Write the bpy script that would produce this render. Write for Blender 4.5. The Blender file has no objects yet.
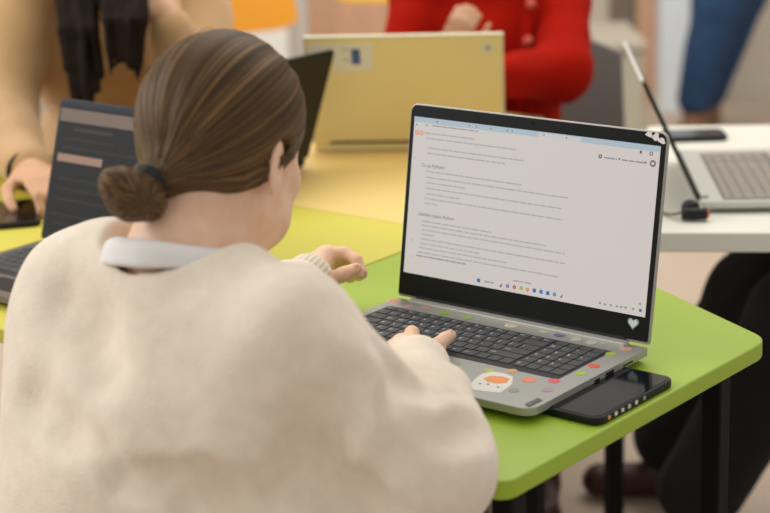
import bpy, bmesh, math, random
import numpy as np
from math import sin, cos, radians, pi
from mathutils import Vector, Matrix

SC = bpy.context.scene
COL = SC.collection
TZ = 0.74                      # table height

# ------------------------------------------------------------------ camera
F, CX, CY, CZ = 1780.0, 1.32429, -1.66935, 0.66952 + TZ
YAW, PITCH, ROLL = -0.677139, 0.273919, -0.031884
fw = np.array([sin(YAW)*cos(PITCH), cos(YAW)*cos(PITCH), -sin(PITCH)])
_r = np.array([cos(YAW), -sin(YAW), 0.0]); _u = np.cross(_r, fw)
rt = _r*cos(ROLL) + _u*sin(ROLL); up = -_r*sin(ROLL) + _u*cos(ROLL)
CAM = np.array([CX, CY, CZ])
cd = bpy.data.cameras.new('camera'); cam = bpy.data.objects.new('camera', cd); COL.objects.link(cam)
cam.matrix_world = Matrix(((rt[0], up[0], -fw[0], CX), (rt[1], up[1], -fw[1], CY), (rt[2], up[2], -fw[2], CZ), (0, 0, 0, 1)))
cd.sensor_width = 36; cd.lens = F/770*36; cd.clip_start = .05; cd.clip_end = 60
cd.dof.use_dof = True; cd.dof.focus_distance = 2.04; cd.dof.aperture_fstop = 4.0
SC.camera = cam

# ------------------------------------------------------------------ light
w = bpy.data.worlds.new('world'); SC.world = w; w.use_nodes = True
w.node_tree.nodes['Background'].inputs[0].default_value = (1.0, 0.955, 0.90, 1)
w.node_tree.nodes['Background'].inputs[1].default_value = 0.62
def area(name, loc, target, size, power, col=(1, 1, 1), sy=None):
    l = bpy.data.lights.new(name, 'AREA'); l.energy = power; l.color = col; l.size = size
    if sy: l.shape = 'RECTANGLE'; l.size_y = sy
    o = bpy.data.objects.new(name, l); COL.objects.link(o); o.location = loc
    d = Vector(target) - Vector(loc); o.rotation_euler = d.to_track_quat('-Z', 'Y').to_euler()
    return o
area('window_light', (-3.2, -2.0, 2.5), (0, 0, .8), 2.6, 95, (1.0, .97, .93), 2.0)
area('overhead_light', (-0.6, 1.6, 3.1), (-.4, 1.2, 0), 3.0, 62, (1.0, .95, .87), 3.0)
area('overhead_light', (-1.9, 2.5, 3.2), (-3.1, 3.9, .4), 2.0, 60, (1.0, .95, .87), 3.0)  # added fill lamp, tilted at the back wall to brighten it
SC.view_settings.view_transform = 'Standard'; SC.view_settings.look = 'None'
SC.view_settings.exposure = 0.0; SC.view_settings.gamma = 1.0; SC.view_settings.use_curve_mapping = False

# ------------------------------------------------------------------ helpers
def ray(x, y): return fw + rt*(x-385)/F - up*(y-256.5)/F
def at(x, y, z=0.0):
    "point of the horizontal plane z above the table top"
    d = ray(x, y); return CAM + d*((z+TZ-CZ)/d[2])
def P(x, y, t): return CAM + ray(x, y)*t
def nrm(v): v = np.asarray(v, float); return v/np.linalg.norm(v)

def lin(c):
    return tuple(((v/255)/12.92 if v/255 <= .04045 else (((v/255)+.055)/1.055)**2.4) for v in c) + (1,)
def mat(name, c, rough=.6, metal=0, var=0, vscale=8, bump=0, bscale=200, emit=None, estr=1, spec=.5, sheen=0, coat=0, c2=None, stretch=None, sss=0):
    m = bpy.data.materials.new(name); m.use_nodes = True; nt = m.node_tree; b = nt.nodes['Principled BSDF']
    b.inputs['Base Color'].default_value = lin(c); b.inputs['Roughness'].default_value = rough
    b.inputs['Metallic'].default_value = metal; b.inputs['Specular IOR Level'].default_value = spec
    if sheen:
        b.inputs['Sheen Weight'].default_value = sheen; b.inputs['Sheen Roughness'].default_value = .6
    if coat: b.inputs['Coat Weight'].default_value = coat
    if sss:
        b.inputs['Subsurface Weight'].default_value = sss; b.inputs['Subsurface Radius'].default_value = (.012, .004, .002); b.inputs['Subsurface Scale'].default_value = 1
    tc = nt.nodes.new('ShaderNodeTexCoord'); mp = nt.nodes.new('ShaderNodeMapping')
    nt.links.new(tc.outputs['Object'], mp.inputs[0])
    if stretch: mp.inputs['Scale'].default_value = stretch
    if var or c2:
        n = nt.nodes.new('ShaderNodeTexNoise'); n.inputs['Scale'].default_value = vscale; n.inputs['Detail'].default_value = 4
        nt.links.new(mp.outputs[0], n.inputs['Vector'])
        mx = nt.nodes.new('ShaderNodeMix'); mx.data_type = 'RGBA'
        a = lin(c); d = lin(c2) if c2 else tuple(v*(1-var) for v in a[:3])+(1,)
        mx.inputs[6].default_value = a; mx.inputs[7].default_value = d
        cr = nt.nodes.new('ShaderNodeMapRange'); cr.inputs[1].default_value = .35; cr.inputs[2].default_value = .65
        nt.links.new(n.outputs['Fac'], cr.inputs[0]); nt.links.new(cr.outputs[0], mx.inputs[0]); nt.links.new(mx.outputs[2], b.inputs['Base Color'])
    if bump:
        n2 = nt.nodes.new('ShaderNodeTexNoise'); n2.inputs['Scale'].default_value = bscale; n2.inputs['Detail'].default_value = 3
        nt.links.new(mp.outputs[0], n2.inputs['Vector'])
        bp = nt.nodes.new('ShaderNodeBump'); bp.inputs['Strength'].default_value = bump; bp.inputs['Distance'].default_value = .003
        nt.links.new(n2.outputs['Fac'], bp.inputs['Height']); nt.links.new(bp.outputs[0], b.inputs['Normal'])
    if emit:
        b.inputs['Emission Color'].default_value = lin(emit); b.inputs['Emission Strength'].default_value = estr
    return m

def tag(o, label=None, cat=None, group=None, kind=None):
    if label: o['label'] = label
    if cat: o['category'] = cat
    if group: o['group'] = group
    if kind: o['kind'] = kind
    return o
def empty(name, loc, rz=0, label=None, cat=None, group=None):
    o = bpy.data.objects.new(name, None); COL.objects.link(o); o.location = loc; o.rotation_euler = (0, 0, rz)
    o.empty_display_size = .05
    return tag(o, label, cat, group)
def link(name, me, m, parent=None, smooth=False, bevel=0, world=False):
    """world=True: vertices are world coordinates, brought into the parent's frame"""
    if m is not None:
        me.materials.clear(); me.materials.append(m)
    o = bpy.data.objects.new(name, me); COL.objects.link(o)
    if parent is not None:
        o.parent = parent
        if world:
            root = parent; M = Matrix.Identity(4)
            while root is not None:
                M = Matrix.LocRotScale(root.location, root.rotation_euler, root.scale) @ M; root = root.parent
            me.transform(M.inverted())
    if smooth: me.polygons.foreach_set('use_smooth', [True]*len(me.polygons))
    if bevel:
        b = o.modifiers.new('bevel', 'BEVEL'); b.width = bevel; b.segments = 2; b.limit_method = 'ANGLE'; b.angle_limit = radians(40)
    return o
class MB:
    def __init__(s): s.v = []; s.f = []
    def add(s, v, f):
        n = len(s.v); s.v += [tuple(map(float, p)) for p in v]; s.f += [tuple(i+n for i in q) for q in f]; return s
    def box(s, x0, x1, y0, y1, z0, z1, X=None):
        v = [(x, y, z) for z in (z0, z1) for y in (y0, y1) for x in (x0, x1)]
        if X: v = [X(*p) for p in v]
        return s.add(v, [(0, 2, 3, 1), (4, 5, 7, 6), (0, 1, 5, 4), (2, 6, 7, 3), (0, 4, 6, 2), (1, 3, 7, 5)])
    def prism(s, pts, z0, z1, X=None):
        n = len(pts); v = [(p[0], p[1], z0) for p in pts] + [(p[0], p[1], z1) for p in pts]
        if X: v = [X(*p) for p in v]
        return s.add(v, [tuple(range(n-1, -1, -1)), tuple(range(n, 2*n))] + [(i, (i+1) % n, n+(i+1) % n, n+i) for i in range(n)])
    def tube(s, pts, r, n=10, r2=None):
        pts = [np.asarray(p, float) for p in pts]; m = len(pts); rings = []
        for i, p in enumerate(pts):
            d = nrm(pts[min(i+1, m-1)] - pts[max(i-1, 0)]); a = np.cross(d, (0, 0, 1.0))
            if np.linalg.norm(a) < 1e-3: a = np.cross(d, (1.0, 0, 0))
            a = nrm(a); b = np.cross(d, a)
            rr = r if r2 is None else r + (r2-r)*i/(m-1)
            rings.append([p + rr*(a*cos(2*pi*k/n) + b*sin(2*pi*k/n)) for k in range(n)])
        v = [q for g in rings for q in g]; f = [(i*n+k, i*n+(k+1) % n, (i+1)*n+(k+1) % n, (i+1)*n+k) for i in range(m-1) for k in range(n)]
        f += [tuple(range(n-1, -1, -1)), tuple((m-1)*n+k for k in range(n))]
        return s.add(v, f)
    def ball(s, c, r, n=14, R=None):
        r = np.array(r)*np.ones(3); v = []; f = []; m = n//2
        for i in range(m+1):
            for k in range(n):
                t = pi*i/m; a = 2*pi*k/n; q = np.array([sin(t)*cos(a), sin(t)*sin(a), cos(t)])*r
                if R is not None: q = R@q
                v.append(np.array(c)+q)
        for i in range(m):
            for k in range(n): f.append((i*n+k, (i+1)*n+k, (i+1)*n+(k+1) % n, i*n+(k+1) % n))
        return s.add(v, f)
    def mesh(s, name='m'):
        me = bpy.data.meshes.new(name); me.from_pydata(s.v, [], s.f); me.update()
        b = bmesh.new(); b.from_mesh(me); bmesh.ops.remove_doubles(b, verts=b.verts, dist=1e-6); bmesh.ops.recalc_face_normals(b, faces=b.faces); b.to_mesh(me); b.free()
        return me
    def build(s, name, m, parent=None, **k): return link(name, s.mesh(name), m, parent, **k)
def rrect(x0, x1, y0, y1, r, n=6):
    r = r if isinstance(r, (tuple, list)) else (r,)*4
    out = []
    for (cx, cy, a, q) in ((x1, y1, 0, r[0]), (x0, y1, 90, r[1]), (x0, y0, 180, r[2]), (x1, y0, 270, r[3])):
        sx = -1 if cx == x1 else 1; sy = -1 if cy == y1 else 1
        for i in range(n+1):
            t = radians(a + 90*i/n); out.append((cx+sx*q+q*cos(t), cy+sy*q+q*sin(t)))
    return out
def roundpoly(pts, rad, n=8):
    out = []; m = len(pts)
    for i in range(m):
        p = np.array(pts[i][:2]); a = np.array(pts[i-1][:2])-p; b = np.array(pts[(i+1) % m][:2])-p
        r = rad[i] if isinstance(rad, (list, tuple)) else rad
        if r <= 0: out.append(tuple(p)); continue
        a /= np.linalg.norm(a); b /= np.linalg.norm(b); th = math.acos(np.clip(a@b, -1, 1)); d = r/math.tan(th/2)
        p0 = p+a*d; p1 = p+b*d
        for k in range(n+1):
            t = k/n; out.append(tuple((1-t)**2*p0 + 2*t*(1-t)*p + t*t*p1))
    return out

# ---- text to flat mesh points (cached)
_tc = {}
def glyphs(s, size=1.0):
    if s not in _tc:
        cu = bpy.data.curves.new('t', 'FONT'); cu.body = s; cu.size = 1; cu.resolution_u = 2
        o = bpy.data.objects.new('t', cu); COL.objects.link(o)
        me = bpy.data.meshes.new_from_object(o.evaluated_get(bpy.context.evaluated_depsgraph_get()))
        _tc[s] = ([tuple(v.co) for v in me.vertices], [tuple(p.vertices) for p in me.polygons])
        bpy.data.objects.remove(o); bpy.data.curves.remove(cu); bpy.data.meshes.remove(me)
    v, f = _tc[s]; return [(p[0]*size, p[1]*size) for p in v], f

# ---- signed distance modelling for organic shapes
_rng = np.random.default_rng(7)
_lat = _rng.random((32, 32, 32)).astype(np.float32)
def vnoise(x, y, z):
    xi = np.floor(x).astype(int); yi = np.floor(y).astype(int); zi = np.floor(z).astype(int)
    fx = x-xi; fy = y-yi; fz = z-zi; fx = fx*fx*(3-2*fx); fy = fy*fy*(3-2*fy); fz = fz*fz*(3-2*fz)
    g = lambda a, b, c: _lat[(xi+a) & 31, (yi+b) & 31, (zi+c) & 31]
    r = 0
    for a, wx in ((0, 1-fx), (1, fx)):
        for b, wy in ((0, 1-fy), (1, fy)):
            for c, wz in ((0, 1-fz), (1, fz)): r = r + g(a, b, c)*wx*wy*wz
    return r*2-1
class SDF:
    def __init__(s, lo, hi, h):
        s.lo = np.array(lo, float); s.h = h; s.n = np.ceil((np.array(hi)-s.lo)/h).astype(int)+1
        s.g = np.full(tuple(s.n), .08, np.float32)
    def sub(s, lo, hi):
        a = np.clip(np.floor((np.array(lo)-s.lo)/s.h).astype(int), 0, s.n); b = np.clip(np.ceil((np.array(hi)-s.lo)/s.h).astype(int)+1, 0, s.n)
        if (b <= a).any(): return None
        ax = [(s.lo[i]+np.arange(a[i], b[i])*s.h).astype(np.float32) for i in range(3)]
        X, Y, Z = ax[0][:, None, None], ax[1][None, :, None], ax[2][None, None, :]
        return (slice(a[0], b[0]), slice(a[1], b[1]), slice(a[2], b[2])), X, Y, Z
    def comb(s, sl, d, k, op):
        g = s.g[sl]
        if op == 'u':
            if k > 0: h = np.maximum(k-np.abs(g-d), 0)/k; s.g[sl] = np.minimum(g, d)-h*h*k*.25
            else: s.g[sl] = np.minimum(g, d)
        elif op == 's':
            d = -d
            if k > 0: h = np.maximum(k-np.abs(g-d), 0)/k; s.g[sl] = np.maximum(g, d)+h*h*k*.25
            else: s.g[sl] = np.maximum(g, d)
    def cap(s, a, b, ra, rb=None, k=.01, op='u'):
        rb = ra if rb is None else rb; a = np.asarray(a, float); b = np.asarray(b, float); m = max(ra, rb)+k*1.5+s.h*3
        q = s.sub(np.minimum(a, b)-m, np.maximum(a, b)+m)
        if q is None: return s
        sl, X, Y, Z = q; d = b-a; L = d@d+1e-12
        t = np.clip(((X-a[0])*d[0]+(Y-a[1])*d[1]+(Z-a[2])*d[2])/L, 0, 1)
        D = np.sqrt((X-a[0]-t*d[0])**2+(Y-a[1]-t*d[1])**2+(Z-a[2]-t*d[2])**2)-(ra+(rb-ra)*t)
        s.comb(sl, D.astype(np.float32), k, op); return s
    def path(s, pts, rr, k=.01, op='u'):
        for i in range(len(pts)-1): s.cap(pts[i], pts[i+1], rr[i], rr[i+1], k, op)
        return s
    def ell(s, c, r, R=None, k=.01, op='u'):
        c = np.asarray(c, float); r = np.asarray(r, float); m = r.max()+k*1.5+s.h*3
        q = s.sub(c-m, c+m)
        if q is None: return s
        sl, X, Y, Z = q; x, y, z = X-c[0], Y-c[1], Z-c[2]
        if R is not None: x, y, z = (R[0, 0]*x+R[1, 0]*y+R[2, 0]*z, R[0, 1]*x+R[1, 1]*y+R[2, 1]*z, R[0, 2]*x+R[1, 2]*y+R[2, 2]*z)
        k0 = np.sqrt((x/r[0])**2+(y/r[1])**2+(z/r[2])**2); k1 = np.sqrt((x/r[0]**2)**2+(y/r[1]**2)**2+(z/r[2]**2)**2)
        D = k0*(k0-1)/np.maximum(k1, 1e-6)
        s.comb(sl, D.astype(np.float32), k, op); return s
    def halfspace(s, p, n, k=0):
        "remove everything on the side n points to"
        sl, X, Y, Z = s.sub(s.lo, s.lo+s.n*s.h); n = nrm(n); d = -((X-p[0])*n[0]+(Y-p[1])*n[1]+(Z-p[2])*n[2])
        s.comb(sl, d.astype(np.float32)*np.ones(1, np.float32), k, 's'); return s
    def disp(s, fn):
        sl, X, Y, Z = s.sub(s.lo, s.lo+s.n*s.h)
        I = np.argwhere(np.abs(s.g) < .03); p = s.lo+I*s.h
        s.g[I[:, 0], I[:, 1], I[:, 2]] += fn(p[:, 0], p[:, 1], p[:, 2]).astype(np.float32); return s
    def mesh(s, name='m', relax=2):
        g = s.g.copy(); g[0] = g[-1] = .05; g[:, 0] = g[:, -1] = .05; g[:, :, 0] = g[:, :, -1] = .05
        I = g < 0; n = np.array(g.shape)
        cnt = np.zeros(tuple(n-1), np.int8)
        offs = [(a, b, c) for a in (0, 1) for b in (0, 1) for c in (0, 1)]
        for a, b, c in offs: cnt += I[a:n[0]-1+a, b:n[1]-1+b, c:n[2]-1+c]
        act = np.argwhere((cnt > 0) & (cnt < 8)); idx = -np.ones(tuple(n-1), np.int32); idx[act[:, 0], act[:, 1], act[:, 2]] = np.arange(len(act))
        val = {o: g[act[:, 0]+o[0], act[:, 1]+o[1], act[:, 2]+o[2]] for o in offs}
        acc = np.zeros((len(act), 3)); num = np.zeros(len(act))
        for o in offs:
            for ax in range(3):
                if o[ax]: continue
                q = list(o); q[ax] = 1; q = tuple(q); v0, v1 = val[o], val[q]; cr = (v0 < 0) != (v1 < 0)
                t = np.where(cr, v0/np.where(cr, v0-v1, 1), 0); p = np.tile(np.array(o, float), (len(act), 1)); p[:, ax] += t
                acc[cr] += p[cr]; num[cr] += 1
        V = s.lo+(act+acc/num[:, None])*s.h
        Q = []
        for ax in range(3):
            b, c = (ax+1) % 3, (ax+2) % 3
            sl0 = [slice(1, -1)]*3; sl1 = [slice(1, -1)]*3; sl0[ax] = slice(0, -1); sl1[ax] = slice(1, None)
            A, B = I[tuple(sl0)], I[tuple(sl1)]; e = np.argwhere(A != B)
            if not len(e): continue
            inside = A[e[:, 0], e[:, 1], e[:, 2]]
            e = e.copy()
            for i in range(3):
                if i != ax: e[:, i] += 1
            def gi(db, dc):
                q = e.copy(); q[:, b] -= db; q[:, c] -= dc; return idx[q[:, 0], q[:, 1], q[:, 2]]
            q4 = np.stack([gi(1, 1), gi(0, 1), gi(0, 0), gi(1, 0)], 1); q4[~inside] = q4[~inside][:, ::-1]; Q.append(q4)
        Q = np.concatenate(Q); Q = Q[(Q >= 0).all(1)]
        for _ in range(relax):
            S = np.zeros_like(V); N = np.zeros(len(V))
            for i in range(4):
                np.add.at(S, Q[:, i], V[Q[:, (i+1) % 4]]); np.add.at(N, Q[:, i], 1)
                np.add.at(S, Q[:, i], V[Q[:, (i-1) % 4]]); np.add.at(N, Q[:, i], 1)
            V = V*.5+.5*S/np.maximum(N, 1)[:, None]
        me = bpy.data.meshes.new(name); me.vertices.add(len(V)); me.vertices.foreach_set('co', V.astype(np.float32).ravel())
        me.loops.add(len(Q)*4); me.loops.foreach_set('vertex_index', Q.astype(np.int32).ravel())
        me.polygons.add(len(Q)); me.polygons.foreach_set('loop_start', np.arange(0, len(Q)*4, 4, dtype=np.int32))
        try: me.polygons.foreach_set('loop_total', np.full(len(Q), 4, np.int32))
        except Exception: pass
        me.update(calc_edges=True); me.validate()
        return me
    def build(s, name, m, parent=None, relax=2): return link(name, s.mesh(name, relax), m, parent, smooth=True, world=parent is not None)

# ------------------------------------------------------------------ materials
M = dict(
    floor=mat('floor_vinyl', (188, 170, 152), .45, var=.08, vscale=3),
    wall=mat('wall_paint', (196, 186, 172), .8, var=.05, vscale=1.5),
    white=mat('white_paint', (222, 220, 214), .5), post=mat('bluish_white_paint', (226, 234, 240), .5),
    wood=mat('pink_beige_wood', (214, 170, 140), .55, var=.15, vscale=2, stretch=(8, 8, 1)), darkpost=mat('grey_brown', (112, 100, 88), .6),
    olive=mat('grey_olive_laminate', (168, 164, 148), .6), green=mat('green_laminate', (158, 186, 50), .4, var=.04, vscale=5, bump=.03, bscale=900),
    lemon=mat('lemon_laminate', (212, 203, 78), .45, var=.04, vscale=5), yellow=mat('warm_yellow_laminate', (240, 208, 128), .45, var=.04, vscale=5),
    wtop=mat('white_laminate', (226, 225, 214), .4), black=mat('black_metal', (10, 10, 10), .6, spec=.2), plastic=mat('black_plastic', (18, 20, 21), .45, spec=.3),
    silver=mat('silver_shell', (168, 168, 163), .42, metal=.35, bump=.05, bscale=1500), silver2=mat('light_silver', (196, 196, 190), .4, metal=.3),
    bezel=mat('bezel_black', (13, 18, 19), .4, spec=.2), tray=mat('key_well', (36, 37, 38), .6), key=mat('key_grey', (70, 72, 75), .6, bump=.04, bscale=1500),
    palekey=mat('pale_key', (150, 142, 134), .55), paletray=mat('pale_key_well', (118, 112, 106), .55),
    legend=mat('key_legend', (225, 225, 225), .6), rubber=mat('rubber', (15, 15, 15), .7),
    gold=mat('pale_gold_shell', (234, 218, 158), .5, metal=.0), goldrim=mat('pale_rim', (214, 208, 176), .4),
    knit=mat('cream_wool', (240, 226, 206), .95, var=.07, vscale=60, bump=.5, bscale=420, sheen=.35, spec=.2),
    rib=mat('cream_rib', (226, 212, 192), .95, bump=.3, bscale=500, sheen=.3, spec=.2),
    collar=mat('pale_shirt', (232, 230, 228), .9, bump=.2, bscale=300), skin=mat('skin', (238, 200, 170), .5, var=.06, vscale=40, sss=.06, c2=(230, 184, 152)),
    skin2=mat('skin_tan', (206, 160, 124), .55), tie=mat('hair_tie', (22, 28, 36), .8, bump=.5, bscale=500),
    tan=mat('tan_fleece', (192, 153, 106), .95, var=.08, vscale=12, bump=.2, bscale=300, sheen=.2), darkhair=mat('dark_hair', (34, 22, 14), .8, spec=.15, var=.4, vscale=60, stretch=(1, 1, .1)),
    red=mat('red_knit', (168, 22, 6), .95, var=.12, vscale=14, bump=.3, bscale=260, spec=.1), redb=mat('pink_button', (206, 96, 80), .8),
    jeans=mat('blue_denim', (32, 66, 104), .9, var=.25, vscale=14, bump=.2, bscale=400), navy=mat('dark_denim', (28, 34, 46), .9),
    blackcloth=mat('black_cloth', (17, 17, 18), .9, var=.2, vscale=10), boot=mat('brown_boot', (62, 30, 22), .5), boot2=mat('tan_boot', (124, 88, 62), .6),
    chair=mat('grey_plastic', (112, 114, 110), .5), orange=mat('orange_plastic', (222, 150, 34), .45), amber=mat('amber_plastic', (226, 176, 60), .45), pale=mat('pale_seat', (200, 198, 190), .5),
    glass=mat('phone_glass', (10, 14, 20), .1, spec=.25), eye=mat('eye_white', (225, 222, 218), .2), iris=mat('iris', (60, 45, 32), .15), lip=mat('lip', (190, 110, 98), .5),
)

def screen_mat():
    m = mat('laptop_screen', (30, 30, 32), .3, emit=(206, 198, 193), estr=.93); return m

def hair_mat(name, c1, c2, c3):
    m = bpy.data.materials.new(name); m.use_nodes = True; nt = m.node_tree; b = nt.nodes['Principled BSDF']
    at_ = nt.nodes.new('ShaderNodeAttribute'); at_.attribute_name = 'strand'
    n = nt.nodes.new('ShaderNodeTexNoise'); n.inputs['Scale'].default_value = 1.0; n.inputs['Detail'].default_value = 5; n.inputs['Roughness'].default_value = .65
    nt.links.new(at_.outputs['Vector'], n.inputs['Vector'])
    r = nt.nodes.new('ShaderNodeValToRGB'); r.color_ramp.elements[0].position = .34; r.color_ramp.elements[0].color = lin(c1); r.color_ramp.elements[1].position = .68; r.color_ramp.elements[1].color = lin(c3)
    e = r.color_ramp.elements.new(.5); e.color = lin(c2)
    nt.links.new(n.outputs['Fac'], r.inputs[0]); nt.links.new(r.outputs[0], b.inputs['Base Color'])
    n2 = nt.nodes.new('ShaderNodeTexNoise'); n2.inputs['Scale'].default_value = 2.6; n2.inputs['Detail'].default_value = 4
    nt.links.new(at_.outputs['Vector'], n2.inputs['Vector'])
    bp = nt.nodes.new('ShaderNodeBump'); bp.inputs['Strength'].default_value = .55; bp.inputs['Distance'].default_value = .0016
    nt.links.new(n2.outputs['Fac'], bp.inputs['Height']); nt.links.new(bp.outputs[0], b.inputs['Normal'])
    b.inputs['Roughness'].default_value = .5; b.inputs['Specular IOR Level'].default_value = .2
    return m
M['hair'] = hair_mat('brown_hair', (44, 30, 17), (82, 60, 36), (140, 106, 64))

def strand_attr(me, c, axis, kn=34, kp=14):
    "hair grain: runs along meridians around the axis through c"
    n = len(me.vertices); co = np.empty(n*3, np.float32); me.vertices.foreach_get('co', co); co = co.reshape(-1, 3)-np.asarray(c, np.float32)
    ax = nrm(axis); a = nrm(np.cross(ax, (0.13, .2, 1.0))); b = np.cross(ax, a)
    x = co@a; y = co@b; z = co@ax; r = np.sqrt(x*x+y*y)+1e-6; rad = np.sqrt(r*r+z*z)
    out = np.stack([x/r*kn*.5, y/r*kn*.5, np.arctan2(r, z)*kp*.12+rad*10], 1).astype(np.float32)
    at_ = me.attributes.new('strand', 'FLOAT_VECTOR', 'POINT'); at_.data.foreach_set('vector', out.ravel())
#==MAIN==
# ================================================================== the room
WD = 7.3                                    # distance of the back wall
fh = nrm([fw[0], fw[1], 0]); rh = np.array([fh[1], -fh[0], 0])   # plan directions of the room
CG = np.array([CX, CY, 0])
def RM(a, d, z): return CG + rh*a + fh*d + np.array([0, 0, z])      # room frame: a to the right, d away, z up
def rbox(name, a0, a1, d0, d1, z0, z1, m, parent=None, bevel=0):
    return MB().box(a0, a1, d0, d1, z0, z1, X=lambda x, y, z: RM(x, y, z)).build(name, m, parent, bevel=bevel, world=parent is not None)
tag(rbox('floor', -5, 5, -1.5, WD+.1, -.05, 0, M['floor']), kind='structure')
tag(rbox('wall_back', -5, 5, WD, WD+.15, 0, 3.2, M['wall']), kind='structure')
def ax_(px, d): return (px-385)/F*d         # lateral offset seen at column px and distance d
tag(rbox('baseboard_back', -5, 5, WD-.02, WD, 0, .06, M['wall']), kind='structure')
d1 = empty('door_1', tuple(RM(ax_(656, WD), WD-.03, 0))); tag(d1, kind='structure')
rbox('door_leaf', ax_(642, WD), ax_(671, WD), WD-.05, WD-.02, 0, 2.05, M['wood'], d1)
d2 = empty('door_2', tuple(RM(ax_(334, WD), WD-.03, 0))); tag(d2, kind='structure')
rbox('door_leaf', ax_(316, WD), ax_(400, WD), WD-.05, WD-.02, 0, 2.05, M['wood'], d2)
rbox('door_frame', ax_(298, WD), ax_(316, WD), WD-.09, WD, 0, 2.12, M['white'], d2)
tag(rbox('trim_1', ax_(668, 7.1), ax_(702, 7.1), 7.05, 7.2, 0, 2.6, M['post']), kind='structure')
tag(rbox('trim_2', ax_(617, WD), ax_(633, WD), WD-.12, WD, 0, 2.4, M['darkpost']), kind='structure')
# low grey-olive cabinet
cb = empty('cabinet', tuple(RM(ax_(630, 6.2), 6.2, 0)), 0, 'grey olive low cabinet standing on the floor behind the grey chair', 'cabinet')
rbox('body', ax_(600, 6.2), ax_(646, 6.2), 6.05, 6.5, .0, .42, M['olive'], cb, .005)
rbox('top', ax_(598, 6.2), ax_(648, 6.2), 6.03, 6.52, .42, .445, mat('cabinet_top', (176, 168, 152), .6), cb, .004)
cb2 = empty('cabinet', tuple(RM(ax_(200, 6.6), 6.6, 0)), 0, 'white cabinet against the back wall behind the orange chair', 'cabinet')
rbox('body', ax_(120, 6.6), ax_(296, 6.6), 6.5, 6.95, .06, 1.2, M['white'], cb2, .006)
rbox('plinth', ax_(124, 6.6), ax_(292, 6.6), 6.53, 6.9, 0, .06, M['darkpost'], cb2)

# ------------------------------------------------------------------ tables
def table(name, outline, rad, top_m, legs, label, th=.021, leg_m='black', legw=.026):
    c = np.mean([p[:2] for p in outline], 0)
    t = empty(name, (c[0], c[1], 0), 0, label, 'table')
    pts = roundpoly([(p[0]-c[0], p[1]-c[1]) for p in outline], rad)
    MB().prism(pts, TZ-th, TZ).build('tabletop', top_m, t, bevel=.0025)
    for i, (x, y) in enumerate(legs):
        MB().prism([(x-c[0]+legw*.5*a, y-c[1]+legw*.5*b) for a, b in ((-1, -1), (1, -1), (1, 1), (-1, 1))], 0.006, TZ-th).build('leg', M[leg_m], t, bevel=.003)
        MB().tube([(x-c[0], y-c[1], 0), (x-c[0], y-c[1], .008)], .018).build('foot_pad', M['rubber'], t)
    return t
GX = -.163
table('table', [(GX, -.378), (.424, -.378), (.435, .148), (.205, .27), (GX, .48)], [.01, .022, .045, .0, .02], M['green'],
      [(-.12, -.32), (.389, -.322), (.385, .115), (-.07, .405)], 'bright green table that carries the open silver laptop with stickers')
table('table', [(-1.1, -.325), (GX-.004, -.325), (GX-.004, .343), (-1.1, .343)], .008, M['lemon'],
      [(-1.04, -.27), (-.21, -.27), (-.21, .29), (-1.04, .29)], 'lemon yellow table on the left under the dark-screened laptop')
table('table', [(-1.1, .347), (-.17, .347), (-.19, .56), (-.52, 1.12), (-1.1, 1.12)], .012, M['yellow'],
      [(-1.04, .41), (-.24, .41), (-.55, 1.05), (-1.04, 1.05)], 'warm yellow table under the pale gold laptop lid')
q = [at(590, 232), at(905, 233), at(905, 123), at(648, 126)]
wc = np.mean(q, 0)
table('table', q, .01, M['wtop'], [tuple((q[1]*.84+wc*.16)[:2]), tuple((q[2]*.84+wc*.16)[:2]), (-.195, .83), (-.255, .96)], 'white table at the right under the grey laptop', th=.03, legw=.016)

# ------------------------------------------------------------------ laptops
KB = [  # rows from the back: (depth, [(width, legend)...])
 (.0125, [(1, 'Esc')]+[(1, 'F%d' % i) for i in range(1, 13)]+[(1, 'Ins'), (1, 'Del')]),
 (.0165, [(1, c) for c in '`1234567890-=']+[(2, '')]),
 (.0165, [(1.5, 'Tab')]+[(1, c) for c in 'QWERTYUIOP[]']+[(1.5, '\\')]),
 (.0165, [(1.75, 'Caps')]+[(1, c) for c in 'ASDFGHJKL;\'']+[(2.25, 'Enter')]),
 (.0165, [(2.25, 'Shift')]+[(1, c) for c in 'ZXCVBNM,./']+[(2.75, 'Shift')]),
 (.0165, [(1.25, 'Ctrl'), (1, 'Fn'), (1, ''), (1, 'Alt'), (5.5, ''), (1, 'Alt'), (1.25, 'Ctrl'), (1, ''), (1, ''), (1, '')]),
]
NP = [['', '', '', ''], ['N', '/', '*', '-'], ['7', '8', '9', '+'], ['4', '5', '6', ''], ['1', '2', '3', ''], ['0', '.', '', '']]
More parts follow.
